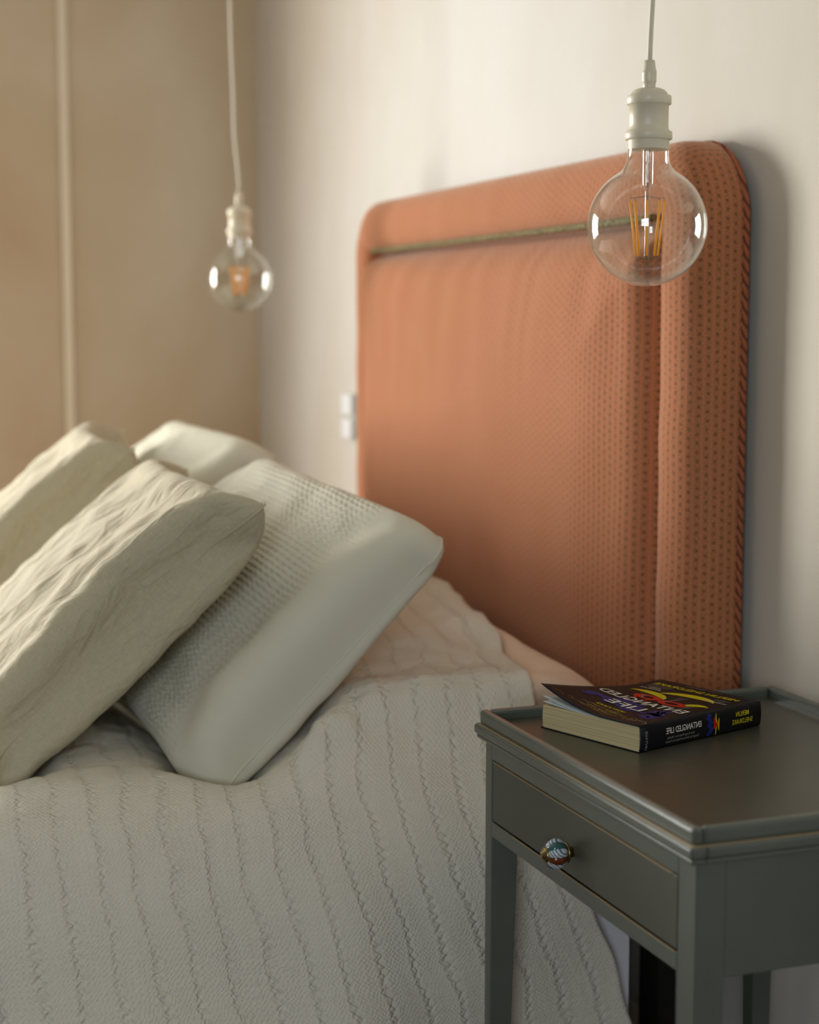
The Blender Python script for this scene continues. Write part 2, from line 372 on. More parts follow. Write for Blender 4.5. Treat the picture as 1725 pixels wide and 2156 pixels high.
# mossy piping between the panel and the top roll
tube('piping', [(x, Y_rear-0.079-0.001*math.sin(x*90), iz1+0.001) for x in np.linspace(ix0+0.03, ix1-0.01, 120)], 0.0052, M_moss, HB, 10)['label'] = 'mossy green cord under the top roll'
# braided piping round the outer back edge
tube('edge_braid', [(x-nx*0.0005, Y_rear-0.006, z-nz*0.003) for (x, z, nx, nz) in path], 0.0046, M_braid, HB, 10)
boxes('backing_board', [(hx0+0.08, hx1-0.08, Y_rear, YB-0.003, 0.34, hz1-Rc)], M_gap, HB, 0.002)
for x in (hx0+0.2, hx1-0.2): boxes('strut', [(x-0.03, x+0.03, Y_rear-0.02, YB-0.004, 0.0, 0.36)], M_gap, HB, 0.002)

# ------------------------------------------------------------------ pillow cloth solver
def sim_pillow(W, Hh, vol_t, n=46, steps=80, seed=1, ear=0.0):
    m = max(12, int(round(n*Hh/W))); rs = np.random.RandomState(seed)
    u = np.linspace(-1, 1, n); v = np.linspace(-1, 1, m); U, Vv = np.meshgrid(u, v, indexing='ij')
    prof_ = ((1-np.abs(U)**2.5)*(1-np.abs(Vv)**2.5))
    P = np.zeros((2, n, m, 3)); P[..., 0] = U*W/2; P[..., 1] = Vv*Hh/2
    P[0, ..., 2] = 0.045*prof_+0.004*fnoise(U*5, Vv*4, seed); P[1, ..., 2] = -0.045*prof_+0.004*fnoise(U*5, Vv*4, seed+9)
    P[0, ..., 2] *= prof_ > 0; P[1, ..., 2] *= prof_ > 0
    Vel = np.zeros_like(P); dxu = W/(n-1); dxv = Hh/(m-1); dg = math.hypot(dxu, dxv)
    def con(A, B, L, k, only_stretch=False):
        d = B-A; l = np.linalg.norm(d, axis=-1, keepdims=True)+1e-9; c = (l-L)/l*0.5*k
        if only_stretch: c = np.minimum(c, 0)
        A += d*c; B -= d*c
    def weld():
        for sl in ((slice(0, 1), slice(None)), (slice(-1, None), slice(None)), (slice(None), slice(0, 1)), (slice(None), slice(-1, None))):
            a = (P[0][sl]+P[1][sl])/2; P[0][sl] = a; P[1][sl] = a
    dt = 1.0; cell = dxu*dxv
    for st in range(steps):
        vol = ((P[0, ..., 2]-P[1, ..., 2])).sum()*cell
        k = np.clip((vol_t-vol)/vol_t*6, -0.2, 1.0)
        gu = np.gradient(P, axis=1); gv = np.gradient(P, axis=2); N = np.cross(gu, gv); N[1] *= -1
        N /= np.linalg.norm(N, axis=-1, keepdims=True)+1e-9
        Q = P.copy(); P += Vel*0.90+N*k*0.0011
        for it in range(6):
            for s in (0, 1):
                a = P[:, s:-1:2]; b = P[:, s+1::2]; q = min(a.shape[1], b.shape[1]); con(a[:, :q], b[:, :q], dxu, 1.0)
                a = P[:, :, s:-1:2]; b = P[:, :, s+1::2]; q = min(a.shape[2], b.shape[2]); con(a[:, :, :q], b[:, :, :q], dxv, 1.0)
                a = P[:, s:-1:2, :-1]; b = P[:, s+1::2, 1:]; q = min(a.shape[1], b.shape[1]); con(a[:, :q], b[:, :q], dg, 0.25)
                a = P[:, s:-1:2, 1:]; b = P[:, s+1::2, :-1]; q = min(a.shape[1], b.shape[1]); con(a[:, :q], b[:, :q], dg, 0.25)
            for s in (0, 1, 2, 3):
                a = P[:, s:-2:4]; b = P[:, s+2::4]; q = min(a.shape[1], b.shape[1]); con(a[:, :q], b[:, :q], 2*dxu, 0.07, True)
                a = P[:, :, s:-2:4]; b = P[:, :, s+2::4]; q = min(a.shape[2], b.shape[2]); con(a[:, :, :q], b[:, :, :q], 2*dxv, 0.07, True)
            weld()
        Vel = P-Q
    return P, U, Vv, W, Hh
def pillow_mesh(sim, place):
    P, U, Vv, W, Hh = sim; n, m = U.shape
    Pw = place(P.copy(), U, Vv)
    idx0 = np.arange(n*m).reshape(n, m); idx1 = idx0.copy(); k = n*m
    inner = np.zeros((n, m), bool); inner[1:-1, 1:-1] = True
    idx1[inner] = k+np.arange(inner.sum())
    V = np.concatenate([Pw[0].reshape(-1, 3), Pw[1][inner]])
    uv = np.stack([(1-U)*W/2, (1+Vv)*Hh/2], -1); UVs = np.concatenate([uv.reshape(-1, 2), uv[inner]])
    F = []
    for idx, fl in ((idx0, False), (idx1, True)):
        a, b, c, d = idx[:-1, :-1].ravel(), idx[1:, :-1].ravel(), idx[1:, 1:].ravel(), idx[:-1, 1:].ravel()
        q = np.stack([a, b, c, d], 1); F += (q[:, ::-1] if fl else q).tolist()
    rim = np.concatenate([Pw[0][:, 0], Pw[0][-1, 1:], Pw[0][::-1, -1][1:], Pw[0][0, ::-1][1:-1]])
    return V, F, UVs, rim
ALLP = []
def make_pillow(name, sim, C, a, b, mat, label, cat, group=None, fs=1.0, bs=1.0, wr=0.0, wseed=5, extra=None, seam=0.0016, plump=(0, 0), rnd=0.0, pe=3.0, press=False, bow=0.0):
    a = np.array(a, float); a /= np.linalg.norm(a); b = np.array(b, float); b -= a*(a@b); b /= np.linalg.norm(b); nn = np.cross(a, b)
    C = np.array([C[0], C[1], Z(C[2])])
    def place(P, U, Vv):
        z = P[..., 2]; z = np.where(z > 0, z*fs, z*bs)
        mask = (1-np.abs(U)**6)*(1-np.abs(Vv)**6)
        se = np.sqrt((1-np.abs(U)**pe)*(1-np.abs(Vv)**pe)); z[0] += plump[0]*se; z[1] -= plump[1]*se
        P[..., 0] += bow*np.sign(U)*np.abs(U)**5*(1-Vv**2); P[..., 1] += 0.4*bow*np.sign(Vv)*np.abs(Vv)**5*(1-U**2); cr_ = (U*U*Vv*Vv)**2; P[..., 0] *= 1-rnd*cr_; P[..., 1] *= 1-rnd*cr_*1.3
        if wr:
            # creases: ridged folds running out of the corners and along the length
            for s_, sg in ((0, 1), (1, -1)):
                q = fnoise(U*2.3+Vv*1.5, Vv*3.6-U*1.2, wseed+s_, 3)
                r = 1-np.abs(fnoise(U*1.6+1.2*Vv, Vv*2.2-0.9*U, wseed+20+s_, 2))*2.2
                z[s_] += sg*mask*wr*(q*0.8+np.clip(r, 0, 1)**3*0.7)
        P[..., 2] = z
        if extra: P = extra(P, U, Vv)
        return C+P[..., :1]*a+P[..., 1:2]*b+P[..., 2:3]*nn
    V, F, UVs, rim = pillow_mesh(sim, place)
    if press:                                # squashed under the pillows that lean on it
        i = np.clip(np.round((V[:, 0]-gx[0])/0.02).astype(int), 0, len(gx)-1); j = np.clip(np.round((V[:, 1]-gy[0])/0.02).astype(int), 0, len(gy)-1)
        V[:, 2] = np.maximum(np.minimum(V[:, 2], H0+lowP[i, j]-0.022), H0-0.600)
    if seam:
        e_ = empty(name, tuple(C), label, cat, group)
        o = mesh_obj('pillowcase', V, F, mat, e_, uv=UVs)
    else:
        o = mesh_obj(name, V, F, mat, uv=UVs); tag(o, label, cat, group); e_ = o
    sb = o.modifiers.new('sub', 'SUBSURF'); sb.levels = 1; sb.render_levels = 2
    if seam: tube('edge_seam', rim, seam, mat, e_, 6, closed=True)
    ALLP.append(V); return e_, V

simA = sim_pillow(0.70, 0.51, 0.0255, 50, 90, 3)
simB = sim_pillow(0.54, 0.56, 0.0245, 50, 90, 11)
simC = sim_pillow(0.66, 0.48, 0.0250, 40, 60, 21)

TOP = -0.548                                  # resting height of the coverlet (relative)
# leaning pillows
PA = make_pillow('bed_pillow', simA, (-2.325, 0.605, -0.415), (1, 0.06, -0.06), (0.0, 0.71, 0.70), M_case, 'large cream ribbed pillow propped between linen cushion and headboard', 'pillow', 'cream ribbed pillows', fs=0.75, bs=0.45, wr=0.006, wseed=31, plump=(0.078, 0.01), rnd=0.09, pe=2.3, bow=0.035)
PB = make_pillow('bed_pillow', simA, (-3.04, 0.60, -0.378), (1, -0.02, 0.0), (0.0, 0.71, 0.70), M_case, 'cream ribbed pillow at the back, mostly hidden, far side of bed', 'pillow', 'cream ribbed pillows', fs=0.75, bs=0.45, wr=0.006, wseed=41, plump=(0.07, 0.01), rnd=0.07, pe=2.3, bow=0.02)
PC = make_pillow('linen_cushion', simB, (-2.285, 0.368, -0.394), (1, -0.02, -0.01), (0.0, 0.735, 0.677), M_linen, 'oat linen cushion leaning on front of large cream pillow, nearest viewer', 'cushion', 'oat linen cushions', fs=0.75, bs=0.6, wr=0.0055, wseed=51, plump=(0.045, 0.038), rnd=0.03, pe=2.0, bow=0.015)
PD = make_pillow('linen_cushion', simB, (-2.89, 0.362, -0.378), (1, -0.15, 0.0), (0.0, 0.70, 0.71), M_linen, 'oat linen cushion behind the nearest one, cut by left edge', 'cushion', 'oat linen cushions', fs=0.75, bs=0.6, wr=0.0055, wseed=61, plump=(0.045, 0.038), rnd=0.03, pe=2.0, bow=0.015)

def raster(Vs, xs, ys, mode):
    G = np.full((len(xs), len(ys)), -9.0 if mode == 'max' else 9.0); sx = xs[1]-xs[0]; sy = ys[1]-ys[0]
    for V in Vs:
        i = np.round((V[:, 0]-xs[0])/sx).astype(int); j = np.round((V[:, 1]-ys[0])/sy).astype(int)
        ok = (i >= 0) & (i < len(xs)) & (j >= 0) & (j < len(ys))
        (np.maximum if mode == 'max' else np.minimum).at(G, (i[ok], j[ok]), V[ok, 2]-H0)
    return G
def blur(G, k):
    for _ in range(k):
        Gp = np.pad(G, 1, mode='edge')
        G = (Gp[:-2, 1:-1]+Gp[2:, 1:-1]+Gp[1:-1, :-2]+Gp[1:-1, 2:]+2*G)/6
    return G
gx = np.arange(-3.34, -1.76, 0.02); gy = np.arange(-1.06, 1.10, 0.02)
GX, GY = np.meshgrid(gx, gy, indexing='ij')
LEAN = list(ALLP)
low = raster(LEAN, gx, gy, 'min')
lowP = low.copy()
for q_ in ((1, 0), (-1, 0), (0, 1), (0, -1)): lowP = np.minimum(lowP, np.roll(low, q_, (0, 1)))
# sleeping pillows lying flat under the coverlet
make_pillow('sleeping_pillow', simC, (-2.28, 0.80, -0.490), (1, 0.02, -0.11), (0, 1, 0.0), M_pink, 'blush pillow nearest the bedside table, half under the coverlet', 'pillow', fs=0.95, bs=0.85, wr=0.004, seam=0, press=True)
UNDER = [ALLP[-1]]
make_pillow('sleeping_pillow', simC, (-2.905, 0.795, -0.485), (1, -0.02, 0), (0, 1, 0.0), M_pink, 'blush pillow on the far half of the bed, under the coverlet', 'pillow', fs=0.95, bs=0.85, wr=0.004, wseed=8, seam=0, press=True)
UNDER.append(ALLP[-1]); ALLP = LEAN

# ------------------------------------------------------------------ bed
MAT = empty('mattress', (-2.54, 0.03, 0.30), 'white sheeted mattress under the coverlet', 'mattress')
o = boxes('mattress_body', [(-3.20, -1.885, -0.90, 0.985, 0.32, Z(-0.605))], M_sheet, MAT, 0.03)
boxes('sheet_hem', [(-1.8835, -1.8805, 0.60, 0.983, 0.10, Z(-0.64))], M_sheet, MAT, 0.0005)
BB = empty('divan', (-2.54, 0.03, 0.0), 'dark upholstered divan base under the mattress', 'divan')
boxes('base_box', [(-3.19, -1.90, -0.89, 0.97, 0.08, 0.315)], M_gap, BB, 0.01)
for x in (-3.1, -2.0):
    for y in (-0.8, 0.88): boxes('foot', [(x-.03, x+.03, y-.03, y+.03, 0.0, 0.085)], M_gap, BB, 0.004)

up = raster(UNDER, gx, gy, 'max')
Hf = np.full(GX.shape, TOP)+0.012*fnoise(GX*3.1, GY*3.1, 77)
Hf = np.maximum(Hf, up+0.006)
Hb = blur(Hf, 6); Hf = np.maximum(Hb, blur(np.maximum(Hf, up+0.006), 1)); Hf = np.maximum(blur(Hf, 7), up+0.008)
Hf += 0.0
for _ in range(6):                           # let the leaning pillows sink their dents into it
    Hf = np.minimum(Hf, np.where(low < 5, low-0.006, 9)); Hf = blur(Hf, 1)
Hf = np.minimum(Hf, np.where(low < 5, low-0.003, 9))
Hf = np.maximum(np.maximum(Hf, -0.598), up+0.007)
UPd = up.copy()
UPd = np.where(UPd < -5, -0.9, UPd)
for q_ in ((1, 0), (-1, 0), (0, 1), (0, -1)): UPd = np.maximum(UPd, np.roll(up, q_, (0, 1)))
UPd = blur(UPd, 2)
def hsample(x, y, Hf=None):
    Hf = globals()['Hf'] if Hf is None else Hf
    fx = np.clip((x-gx[0])/0.02, 0, len(gx)-1.001); fy = np.clip((y-gy[0])/0.02, 0, len(gy)-1.001)
    i = fx.astype(int); j = fy.astype(int); a = fx-i; b = fy-j
    return (Hf[i, j]*(1-a)+Hf[i+1, j]*a)*(1-b)+(Hf[i, j+1]*(1-a)+Hf[i+1, j+1]*a)*b
XS, XF, Rr = -1.842, -3.262, 0.165           # near side, far side, shoulder radius
xs_top = np.linspace(XF+Rr, XS-Rr, 230)
ang = np.linspace(0, np.pi/2, 34)[1:]
zbot = -1.00
cols = []                                    # (x, drop below top, side depth fraction)
for zz in np.linspace(zbot, TOP-Rr, 40)[:-1]: cols.append((XF, zz, 2))
for a_ in ang[::-1]: cols.append((XF+Rr-Rr*math.sin(a_), -(Rr-Rr*math.cos(a_)), 1))
for x in xs_top: cols.append((x, 0.0, 0))
for a_ in ang: cols.append((XS-Rr+Rr*math.sin(a_), -(Rr-Rr*math.cos(a_)), 1))
for zz in np.linspace(TOP-Rr, zbot, 120)[1:]: cols.append((XS, zz, 3))
cols = np.array(cols); K = len(cols)
zc_ = np.where(cols[:, 2] < 2, TOP+cols[:, 1], cols[:, 1])
s_arc = np.concatenate([[0], np.cumsum(np.hypot(np.diff(cols[:, 0]), np.diff(zc_)))])
NT_ = 430
t = np.linspace(0, 1, NT_)**0.85
depth = np.where(cols[:, 2] >= 2, TOP-cols[:, 1], -cols[:, 1])
near = cols[:, 0] > -2.5
yedge = 0.955-0.05*smooth(-2.45, -2.0, cols[:, 0])-0.05*smooth(-2.05, -1.85, cols[:, 0])+np.where(near, 0.38*np.maximum(depth-0.02, 0), 0.1*depth)+0.004*np.sin(s_arc*23)+0.002*np.sin(s_arc*61)
Tt, KK = np.meshgrid(t, np.arange(K), indexing='ij')
S = s_arc[KK]; Xc = cols[KK, 0].copy(); Yc = -0.97+(np.minimum(yedge, 0.9)[KK]*0+0.88+0.97)*Tt+(yedge[KK]-0.88)*Tt**4+np.where(near[KK], 0.0*depth[KK], 0); typ = cols[KK, 2]
htop = hsample(np.clip(Xc, gx[0], gx[-1]), Yc)
hedge_n = hsample(np.full_like(Yc, XS-Rr*0.6), Yc)
Zc = np.where(typ < 0.5, htop, 0)
Zc = np.where(typ == 1, hsample(np.clip(Xc, XF+0.05, XS-0.05), Yc)+cols[KK, 1], Zc)
Zc = np.where(typ <= 1, np.maximum(Zc, np.minimum(hsample(np.clip(Xc, gx[0], gx[-1]), Yc, UPd)+0.006, hsample(np.clip(Xc, gx[0], gx[-1]), Yc)+0.02)), Zc)
# side: interpolate from the shoulder's end height down to the hem
zsh = hsample(np.full_like(Yc, XS-0.05), Yc)-Rr
fr = np.clip((TOP-Rr-cols[KK, 1])/(TOP-Rr-zbot), 0, 1)
Zc = np.where(typ == 3, zsh+(zbot-zsh)*fr, Zc)
zshf = hsample(np.full_like(Yc, XF+0.05), Yc)-Rr
Zc = np.where(typ == 2, zshf+(zbot-zshf)*fr, Zc)
# hanging folds and billows on the near side
vv = Tt*1.83
sidew = np.where(near[KK], smooth(0.03, 0.30, depth[KK]), 0)
fold = 0.006*np.sin(vv*17+1.5*np.sin(vv*5)+fnoise(vv*3, S*0.8, 5)*1)+0.010*fnoise(vv*4.1, S*1.2, 15)
Xc += sidew*(fold+0.020*np.sin(np.pi*np.clip(depth[KK]/0.5, 0, 1)))+0
Xc += sidew*0.075*smooth(0.05, 0.45, depth[KK])*smooth(0.72, 0.55, Yc)
Xc += sidew*(-0.035)*smooth(0.70, 0.95, Yc)*(1-0.4*smooth(.2, .5, depth[KK]))
# soft rumples on top
Zc += (1-smooth(0.0, 0.12, depth[KK]))*0.006*np.abs(fnoise(Xc*9, Yc*9, 25))
# ruched ridges as real relief
ph = vv/0.041+0.30*vnoise(vv*6, S*0.6, 34)+0.07*fnoise(vv*9, S*7, 35)+0.04*fnoise(vv*40, S*60, 36)
ridge = np.abs(np.sin(np.pi*ph))**16
amp = 0.0011*np.clip(0.45+0.75*vnoise(vv*17, S*2.5, 44), 0, 1)*(0.75+0.35*np.sin(S*2*np.pi/0.014+5*vnoise(vv*30, S*14, 45)))
nx_ = np.where(near[KK], np.clip(depth[KK]/Rr, 0, 1), -np.clip(depth[KK]/Rr, 0, 1)*(cols[KK, 0] < -3.1)); nz_ = np.sqrt(np.clip(1-nx_**2, 0, 1))
Xc += nx_*ridge*amp; Zc += nz_*ridge*amp
# fold down at the foot
ft = smooth(0.06, 0.0, Tt); Zc = np.where(typ < 2, Zc-ft*0.45, np.maximum(Zc-ft*0.0, zbot)); Zc = np.maximum(Zc, zbot)
V = np.stack([Xc, Yc, H0+Zc], -1).reshape(-1, 3); UVs = np.stack([S, vv], -1).reshape(-1, 2)
o = mesh_obj('coverlet', V, grid_faces(NT_, K, True), M_cover, uv=UVs)
sd = o.modifiers.new('thick', 'SOLIDIFY'); sd.thickness = 0.004; sd.offset = -1
tag(o, 'cream crinkled coverlet with ruched bands draped over the bed', 'coverlet')

# ------------------------------------------------------------------ bedside table
tx0, tx1, ty0, ty1 = -1.785, -1.288, 0.735, 1.125
BT = empty('bedside_table', ((tx0+tx1)/2, (ty0+ty1)/2, 0), 'grey-green painted bedside table with tray top and one drawer', 'table')
zt = -0.461
boxes('tabletop', [(tx0+.004, tx1-.004, ty0+.004, ty1-.004, Z(zt-.004), Z(zt+.006))], M_top, BT, 0.001)
def rimbox(lst): return boxes('tray_rim', lst, M_paint, BT, 0.0045)
rw = 0.011; zr = Z(-0.443)
rimbox([(tx0, tx1, ty0, ty0+rw, Z(zt+.001), zr)]); rimbox([(tx0, tx1, ty1-rw, ty1, Z(zt+.001), zr)])
rimbox([(tx0, tx0+rw, ty0+rw, ty1-rw, Z(zt+.001), zr)]); rimbox([(tx1-rw, tx1, ty0+rw, ty1-rw, Z(zt+.001), zr)])
# moulding: a proud bead, worn along its upper arris
def ring(name, out, z0, z1, mat, bev):
    a, b, c, d = tx0-out, tx1+out, ty0-out, ty1+out; q = 0.012+out
    return boxes(name, [(a, b, c, c+q, z0, z1), (a, b, d-q, d, z0, z1), (a, a+q, c+q, d-q, z0, z1), (b-q, b, c+q, d-q, z0, z1)], mat, BT, bev)
ring('moulding', 0.0048, Z(zt-.010), Z(zt+.001), M_paint, 0.003)
ring('worn_arris', 0.0022, Z(zt+.0002), Z(zt+.0019), M_worn, 0.0007)['label'] = 'paint worn through to bare wood'
ring('moulding', 0.0022, Z(zt-.0155), Z(zt-.0102), M_paint, 0.002)
# frame: rails round the drawer, side and back aprons
za, zb = Z(-0.5885), Z(zt-.015); fx0, fx1, fy = tx0+.003, tx1-.006, 0.742
dx0, dx1, dz0, dz1 = -1.762, -1.3275, Z(-0.5695), Z(-0.4985)
lw = 0.0305
boxes('drawer_rail', [(dx0-.001, dx1+.001, fy, fy+.02, dz1+.0012, zb)], M_paint, BT, 0.0006)
boxes('drawer_rail', [(dx0-.001, dx1+.001, fy, fy+.02, za, dz0-.0012)], M_paint, BT, 0.0012)
boxes('apron', [(fx1-.02, fx1-.001, fy+lw, ty1-.01-lw, Z(-0.587), zb)], M_paint, BT, 0.001)
boxes('apron', [(fx0+.001, fx0+.02, fy+lw, ty1-.01-lw, Z(-0.587), zb)], M_paint, BT, 0.001)
boxes('apron', [(fx0+lw, fx1-lw, ty1-.03, ty1-.011, Z(-0.587), zb)], M_paint, BT, 0.001)
def leg(x0, x1, y0, y1, tx, ty):
    # square post that tapers on its inner faces below the apron
    w1 = 0.6; z_a = za-0.0; V = []
    for z, k in ((zb, 1.0), (z_a, 1.0), (0.0, w1)):
        a, b, c, d = x0, x1, y0, y1
        if tx > 0: b = a+(b-a)*k
        else: a = b-(b-a)*k
        if ty > 0: d = c+(d-c)*k
        else: c = d-(d-c)*k
        V += [(a, c, z), (b, c, z), (b, d, z), (a, d, z)]
    F = [(0, 1, 2, 3), (11, 10, 9, 8)]
    for q in (0, 4):
        for i in range(4): F.append((q+i, q+4+i, q+4+(i+1) % 4, q+(i+1) % 4))
    o = mesh_obj('leg', V, F, M_paint, BT, smooth=False); bevel_mod(o, 0.0015, 2)
leg(fx0, dx0-.001, fy, fy+.034, 1, 1); 
leg(dx1+.001, fx1, fy, fy+lw, -1, 1)
leg(fx0, fx0+lw, ty1-.01-lw, ty1-.01, 1, -1); leg(fx1-lw, fx1, ty1-.01-lw, ty1-.01, -1, -1)
DR = bpy.data.objects.new('drawer', None); COL.objects.link(DR); DR.location = (-1.55, fy, dz0); attach(DR, BT)
def attach2(o): o.parent = DR; o.matrix_parent_inverse = (Matrix.Translation(BT.location).inverted() @ Matrix.Translation(BT.location) @ Matrix.Translation(DR.location)).inverted()
o = boxes('drawer_front', [(dx0+.0012, dx1-.0012, fy+.0006, fy+.018, dz0+.0006, dz1-.0012)], paint('drawer_paint', (77, 78, 67), (89, 89, 77), 0.4), None, 0.001); attach2(o)
o = boxes('drawer_box', [(dx0+.02, dx1-.02, fy+.0181, ty1-.05, dz0+.004, dz1-.006)], M_gap, None, 0.0); attach2(o)
o = boxes('worn_edge', [(dx0+.002, dx1-.012, fy-.0002, fy+.004, dz1-.0019, dz1-.0007)], M_worn, None, 0.0); attach2(o)
o = boxes('worn_edge', [(dx0+.06, dx1-.004, fy-.0006, fy+.004, dz0-.0022, dz0-.0012)], M_worn, None, 0.0); attach2(o)
# melon-ribbed ceramic knob, axis along -Y
kc = np.array([-1.549, fy-0.019, Z(-0.5425)]); nl = 10; sg = nl*8; rg = 20; V = []; F = []; MI = []
kr = 0.0162
for i in range(rg+1):
    ph_ = math.pi*i/rg
    for k in range(sg):
        a_ = 2*math.pi*k/sg; lob = 1-0.10*(1-abs(math.sin(a_*nl/2)))**1.0*math.sin(ph_)**0.6
        r_ = kr*math.sin(ph_)**0.8*lob
        V.append((kc[0]+r_*math.cos(a_), kc[1]-0.0118*math.cos(ph_), kc[2]+r_*math.sin(a_)))
pal = [0, 1, 0, 2, 0, 3, 0, 1, 0, 3]
pal = [0, 1, 0, 3, 0, 2, 0, 3, 0, 2]
for i in range(rg):
    for k in range(sg):
        F.append((i*sg+k, (i+1)*sg+k, (i+1)*sg+(k+1) % sg, i*sg+(k+1) % sg)); MI.append(pal[(k//8) % nl])
o = mesh_obj('knob', V, F, M_knobs, None); o.data.polygons.foreach_set('material_index', MI); attach2(o); o['label'] = 'striped blue, white and brown ribbed ceramic knob'
def ylathe(name, prof_, mat):
    V = []; sg = 32
    for (r_, d_) in prof_:
        for k in range(sg):
            a_ = 2*math.pi*k/sg; V.append((kc[0]+r_*math.cos(a_), fy+d_, kc[2]+r_*math.sin(a_)))
    F = [(i*sg+k, (i+1)*sg+k, (i+1)*sg+(k+1) % sg, i*sg+(k+1) % sg) for i in range(len(prof_)-1) for k in range(sg)]
    o = mesh_obj(name, V, F, mat, None); attach2(o); return o
ylathe('knob_cap', [(0.0001, -0.0352), (0.0026, -0.0349), (0.0042, -0.0338), (0.0048, -0.0325), (0.0074, -0.0318), (0.0082, -0.0300), (0.0080, -0.0275), (0.003, -0.027)], M_brass)['label'] = 'domed brass cap on the knob'
ylathe('knob_base', [(0.003, -0.0085), (0.0105, -0.0085), (0.0112, -0.0065), (0.006, -0.004), (0.0055, 0.0008)], M_brass)

# ------------------------------------------------------------------ book (print is mirrored, as in the picture)
bz = Z(zt+.0062); A = np.array([-1.5819, 0.8347]); Bv = np.array([-1.6441, 1.0225]); Cv = np.array([-1.7232, 0.7855])
uu = (Cv-A); BWd = float(np.linalg.norm(uu)); uu /= BWd; vb = Bv-A; BHt = float(np.linalg.norm(vb)); vb /= BHt
vb = vb-uu*(uu@vb); vb /= np.linalg.norm(vb); BT_ = 0.0285
BK = empty('paperback_book', (float(A[0]), float(A[1]), bz), 'black paperback with curled cover, red and yellow mushrooms, on bedside table', 'book')
def bw(u, v, z): p = A+uu*u+vb*v; return (p[0], p[1], bz+z)
def cz(u, v):        # height of the front cover: its free tail corner curls up
    return BT_+0.022*max(0, (u/BWd-0.30)/0.70)**2.0*max(0, 1-v/(BHt*0.80))**1.5-0.0015*(1-u/BWd)*0
M_blk = NT('book_black'); M_blk.base(lin((20, 19, 22))); M_blk.set(Roughness=0.42); M_blk.b.inputs['Specular IOR Level'].default_value = 0.15; M_blk = M_blk.m
mm = NT('page_edges'); v = mm.coord('Object', (1, 1, 1)); w_ = mm.n('ShaderNodeMapping'); mm.link(v, w_.inputs[0]); w_.inputs['Scale'].default_value = (3, 3, 900)
n_ = mm.noise(w_.outputs[0], 1.0, 3); mm.base(mm.ramp(n_, [(0.3, lin((190, 172, 126))), (0.7, lin((222, 206, 160)))])); mm.set(Roughness=0.8); mm.bump(n_, 0.5, 0.001); M_page = mm.m
M_leaf = simple('leaf_paper', (206, 216, 214), 0.6)
def sheet(name, f, n, m, mat, parent, thick):
    V = [f(i/(n-1), j/(m-1)) for i in range(n) for j in range(m)]
    o = mesh_obj(name, V, grid_faces(n, m), mat, parent); s_ = o.modifiers.new('t', 'SOLIDIFY'); s_.thickness = thick; s_.offset = 0; return o
FC = sheet('front_cover', lambda a, b: bw(a*(BWd+.001), b*BHt, cz(a*BWd, b*BHt)), 30, 30, M_blk, BK, 0.0006)
sheet('back_cover', lambda a, b: bw(a*(BWd+.001), b*BHt, 0.0006), 4, 4, M_blk, BK, 0.0006)
def spine_f(a, b):
    z = a*BT_; return bw(-0.0022*math.sin(math.pi*a)**0.6, b*BHt, z+0.0003)
SP = sheet('spine', spine_f, 12, 6, M_blk, BK, 0.0006)
# page block: pages fan slightly at the fore-edge
n = 20; V = []
for (v0) in (0.0012, BHt-0.0015):
    for z_ in np.linspace(0.0010, BT_-0.0006, 14):
        for a_ in np.linspace(0, 1, n):
            bow = 0.0015*math.sin(math.pi*a_)
            lift = -0.0015*a_*(z_/BT_) + 0.003*a_**3*(1-z_/BT_)*0
            V.append(bw(0.0008+a_*(BWd-0.0030+0.0015*math.sin(z_/BT_*3.1)), v0, z_+lift))
F = []
q = 14*n
for s_ in (0, 1):
    for i in range(13):
        for k in range(n-1):
            a_ = s_*q+i*n+k; F.append((a_, a_+1, a_+n+1, a_+n) if s_ else (a_, a_+n, a_+n+1, a_+1))
for i in range(13):
    for k in (0, n-1):
        a_ = i*n+k; F.append((a_, a_+n, a_+n+q, a_+q))
for i in (0, 13):
    for k in range(n-1):
        a_ = i*n+k; F.append((a_, a_+1, a_+1+q, a_+q))
mesh_obj('page_block', V, F, M_page, BK, smooth=False)
def leaf_f(s): return lambda a, b: bw(0.004+a*(BWd-0.005), 0.001+b*(BHt-0.003), BT_-0.0008-0.001*a+s*0.010*max(0, (a-0.45)/0.55)**2*max(0, 1-b/0.55)**1.5)
sheet('page', leaf_f(1.0), 20, 20, M_leaf, BK, 0.00015); sheet('page', leaf_f(0.35), 20, 20, M_leaf, BK, 0.00015)

def flat(name, polys, mapf, mat, parent, name_lift=0.0):
    V, F = [], []
    for poly in polys:
        k = len(V); V += [mapf(*p) for p in poly]; F.append(tuple(range(k, k+len(poly))))
    o = mesh_obj(name, V, F, mat, None, smooth=False)
    o.parent = parent; return o
def textmesh(name, s, size, mapf, mat, parent, cx_, cy_, bold=0.0, rot=0, width=None):
    cu = bpy.data.curves.new('t', 'FONT'); cu.body = s; cu.size = size; cu.align_x = 'CENTER'; cu.align_y = 'CENTER'; cu.offset = bold*size; cu.resolution_u = 3
    to = bpy.data.objects.new('t', cu); COL.objects.link(to); dg = bpy.context.evaluated_depsgraph_get(); dg.update()
    me = bpy.data.meshes.new_from_object(to.evaluated_get(dg)); bpy.data.objects.remove(to)
    xs = [v.co.x for v in me.vertices]; k = 1.0 if not width else width/(max(xs)-min(xs)); mx = (max(xs)+min(xs))/2
    ca, sa = math.cos(rot), math.sin(rot)
    for v in me.vertices:
        x, y = (v.co.x-mx)*k, v.co.y; v.co = mapf(cx_+x*ca-y*sa, cy_+x*sa+y*ca)
    me.materials.clear(); me.materials.append(mat)
    o = bpy.data.objects.new(name, me); COL.objects.link(o); o.parent = parent
    return o
def lay(k): return lambda x, y: bw(x, y, cz(x, y)+0.00045+0.00012*k)
